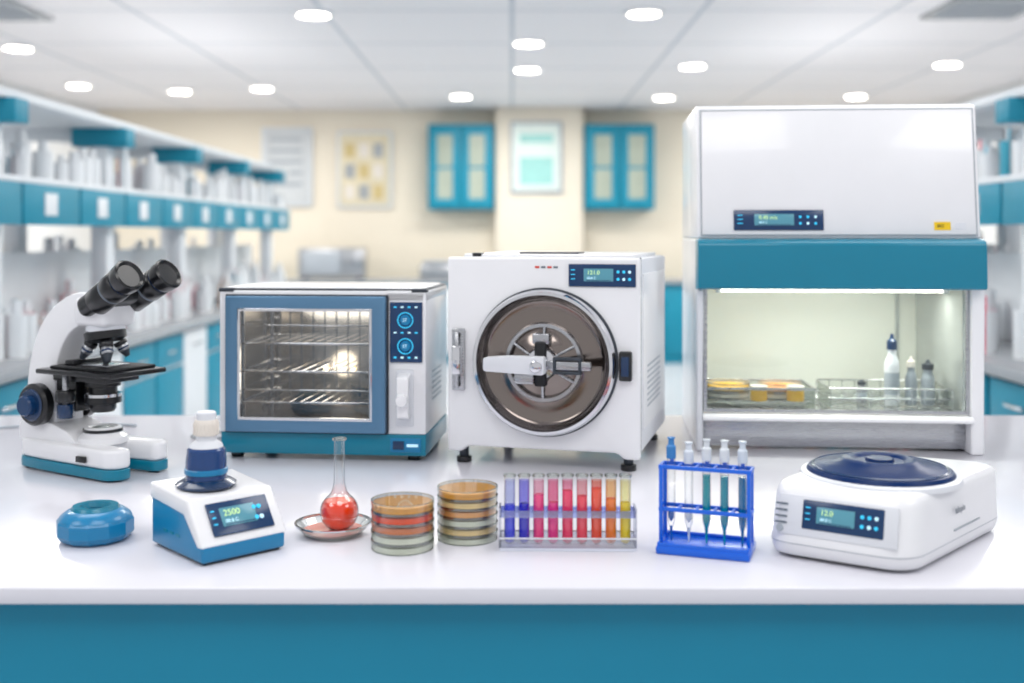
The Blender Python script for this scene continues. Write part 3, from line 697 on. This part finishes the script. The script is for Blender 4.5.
def FM(t,h):
    q=B_+(A_-B_)*t; f=.002+(h-.034)/.056*.014+.0010
    o=Vector((q.x+n.x*f,q.y+n.y*f,h))-Y*.0005; m=Matrix.Identity(4)
    for i in range(3): m[i][0]=X[i];m[i][1]=Y[i];m[i][2]=up[i];m[i][3]=o[i]
    return m
e=sub(p,'front_panel',FM(.51,.064))
box(e,'panel_plate',(-.087,.087),(-.0015,.004),(-.028,.030),'white2',.0015)
display(p,'control_display',FM(.55,.068),.118,.042,'12.0',3,(.3,.7))
e=sub(p,'front_labels',FM(.16,.064))
for i in range(4): box(e,'label_%d'%i,(-.014,.004),(-.003,-.0008),(.014-i*.009,.017-i*.009),'grayt',0)
lathe(e,'start_button',[(0,.003),(.005,.003),(.006,0),(0,0)],'grey',(-.006,-.001,-.020),(0,-1,0),20)
xs=(C_-A_).normalized(); nn=Vector((xs.y,-xs.x))
m=Matrix.Identity(4); o=A_+(C_-A_)*.55
for i,v in enumerate((Vector((xs.x,xs.y,0)),Vector((-nn.x,-nn.y,0)),Vector((0,0,1)))):
    for k in range(3): m[k][i]=v[k]
m[0][3],m[1][3],m[2][3]=o.x,o.y,.05
e=sub(p,'side_panel',m)
box(e,'side_mark',(-.05,.05),(-.001,.004),(-.012,-.010),'grey',0)
text(e,'side_logo','labspin',.014,(-.05,-.0015,.018),'grayt')

p=new_parent('steel_ring_clamp',(-.71,2.62,BZ))
tube(p,'ring',[(.05*math.cos(a*math.pi/10),.05*math.sin(a*math.pi/10),.004) for a in range(20)],.0035,'steel',True)
tube(p,'stem',[(.05,0,.004),(.12,-.03,.004)],.003,'steel')
p=new_parent('lab_cable',(-1.3,2.7,BZ))
tube(p,'cord',[(0,0,.004),(.1,.06,.004),(.18,.02,.004),(.28,.08,.004),(.36,.05,.004)],.0035,'grey',False,True)

# ------------------------------------------------------------- lights
def area(name,loc,sx,sy,e,col=(1,1,1)):
    L=bpy.data.lights.new(name,'AREA'); L.shape='RECTANGLE'; L.size=sx; L.size_y=sy; L.energy=e; L.color=col
    o=bpy.data.objects.new(name,L); C.objects.link(o); o.location=loc; return o
for i,(x,y) in enumerate([(-2.2,.6),(0,.6),(2.2,.6),(-1.2,2.6),(1.2,2.6)]):
    area('ceiling_fill_light',(x,y,2.74),1.1,1.1,18.5,(1,.985,.96))  # added soft fill out of view, brightens the bench and object fronts
for x in(-3,0,3):
    for y in (5.2,8,10.8): area('ceiling_fill_light',(x,y,2.76),1.1,.6,42,(1,.97,.92))  # added fill to brighten the background; the modelled fixtures are downlights only
w=bpy.data.worlds.new('World'); S.world=w; w.use_nodes=True
w.node_tree.nodes['Background'].inputs[0].default_value=(.96,.965,1,1); w.node_tree.nodes['Background'].inputs[1].default_value=.74

cam=bpy.data.cameras.new('camera'); co=bpy.data.objects.new('camera',cam); C.objects.link(co)
co.location=(0,0,1.38); co.rotation_euler=(math.pi/2,0,0)
cam.lens=1100/1024*36; cam.sensor_width=36; cam.shift_y=-.104
cam.dof.use_dof=True; cam.dof.focus_distance=1.95; cam.dof.aperture_fstop=2.0
cam.clip_start=.05; cam.clip_end=60
S.camera=co
S.cycles.transparent_max_bounces=20
S.view_settings.view_transform='Standard'; S.view_settings.look='None'; S.view_settings.exposure=0
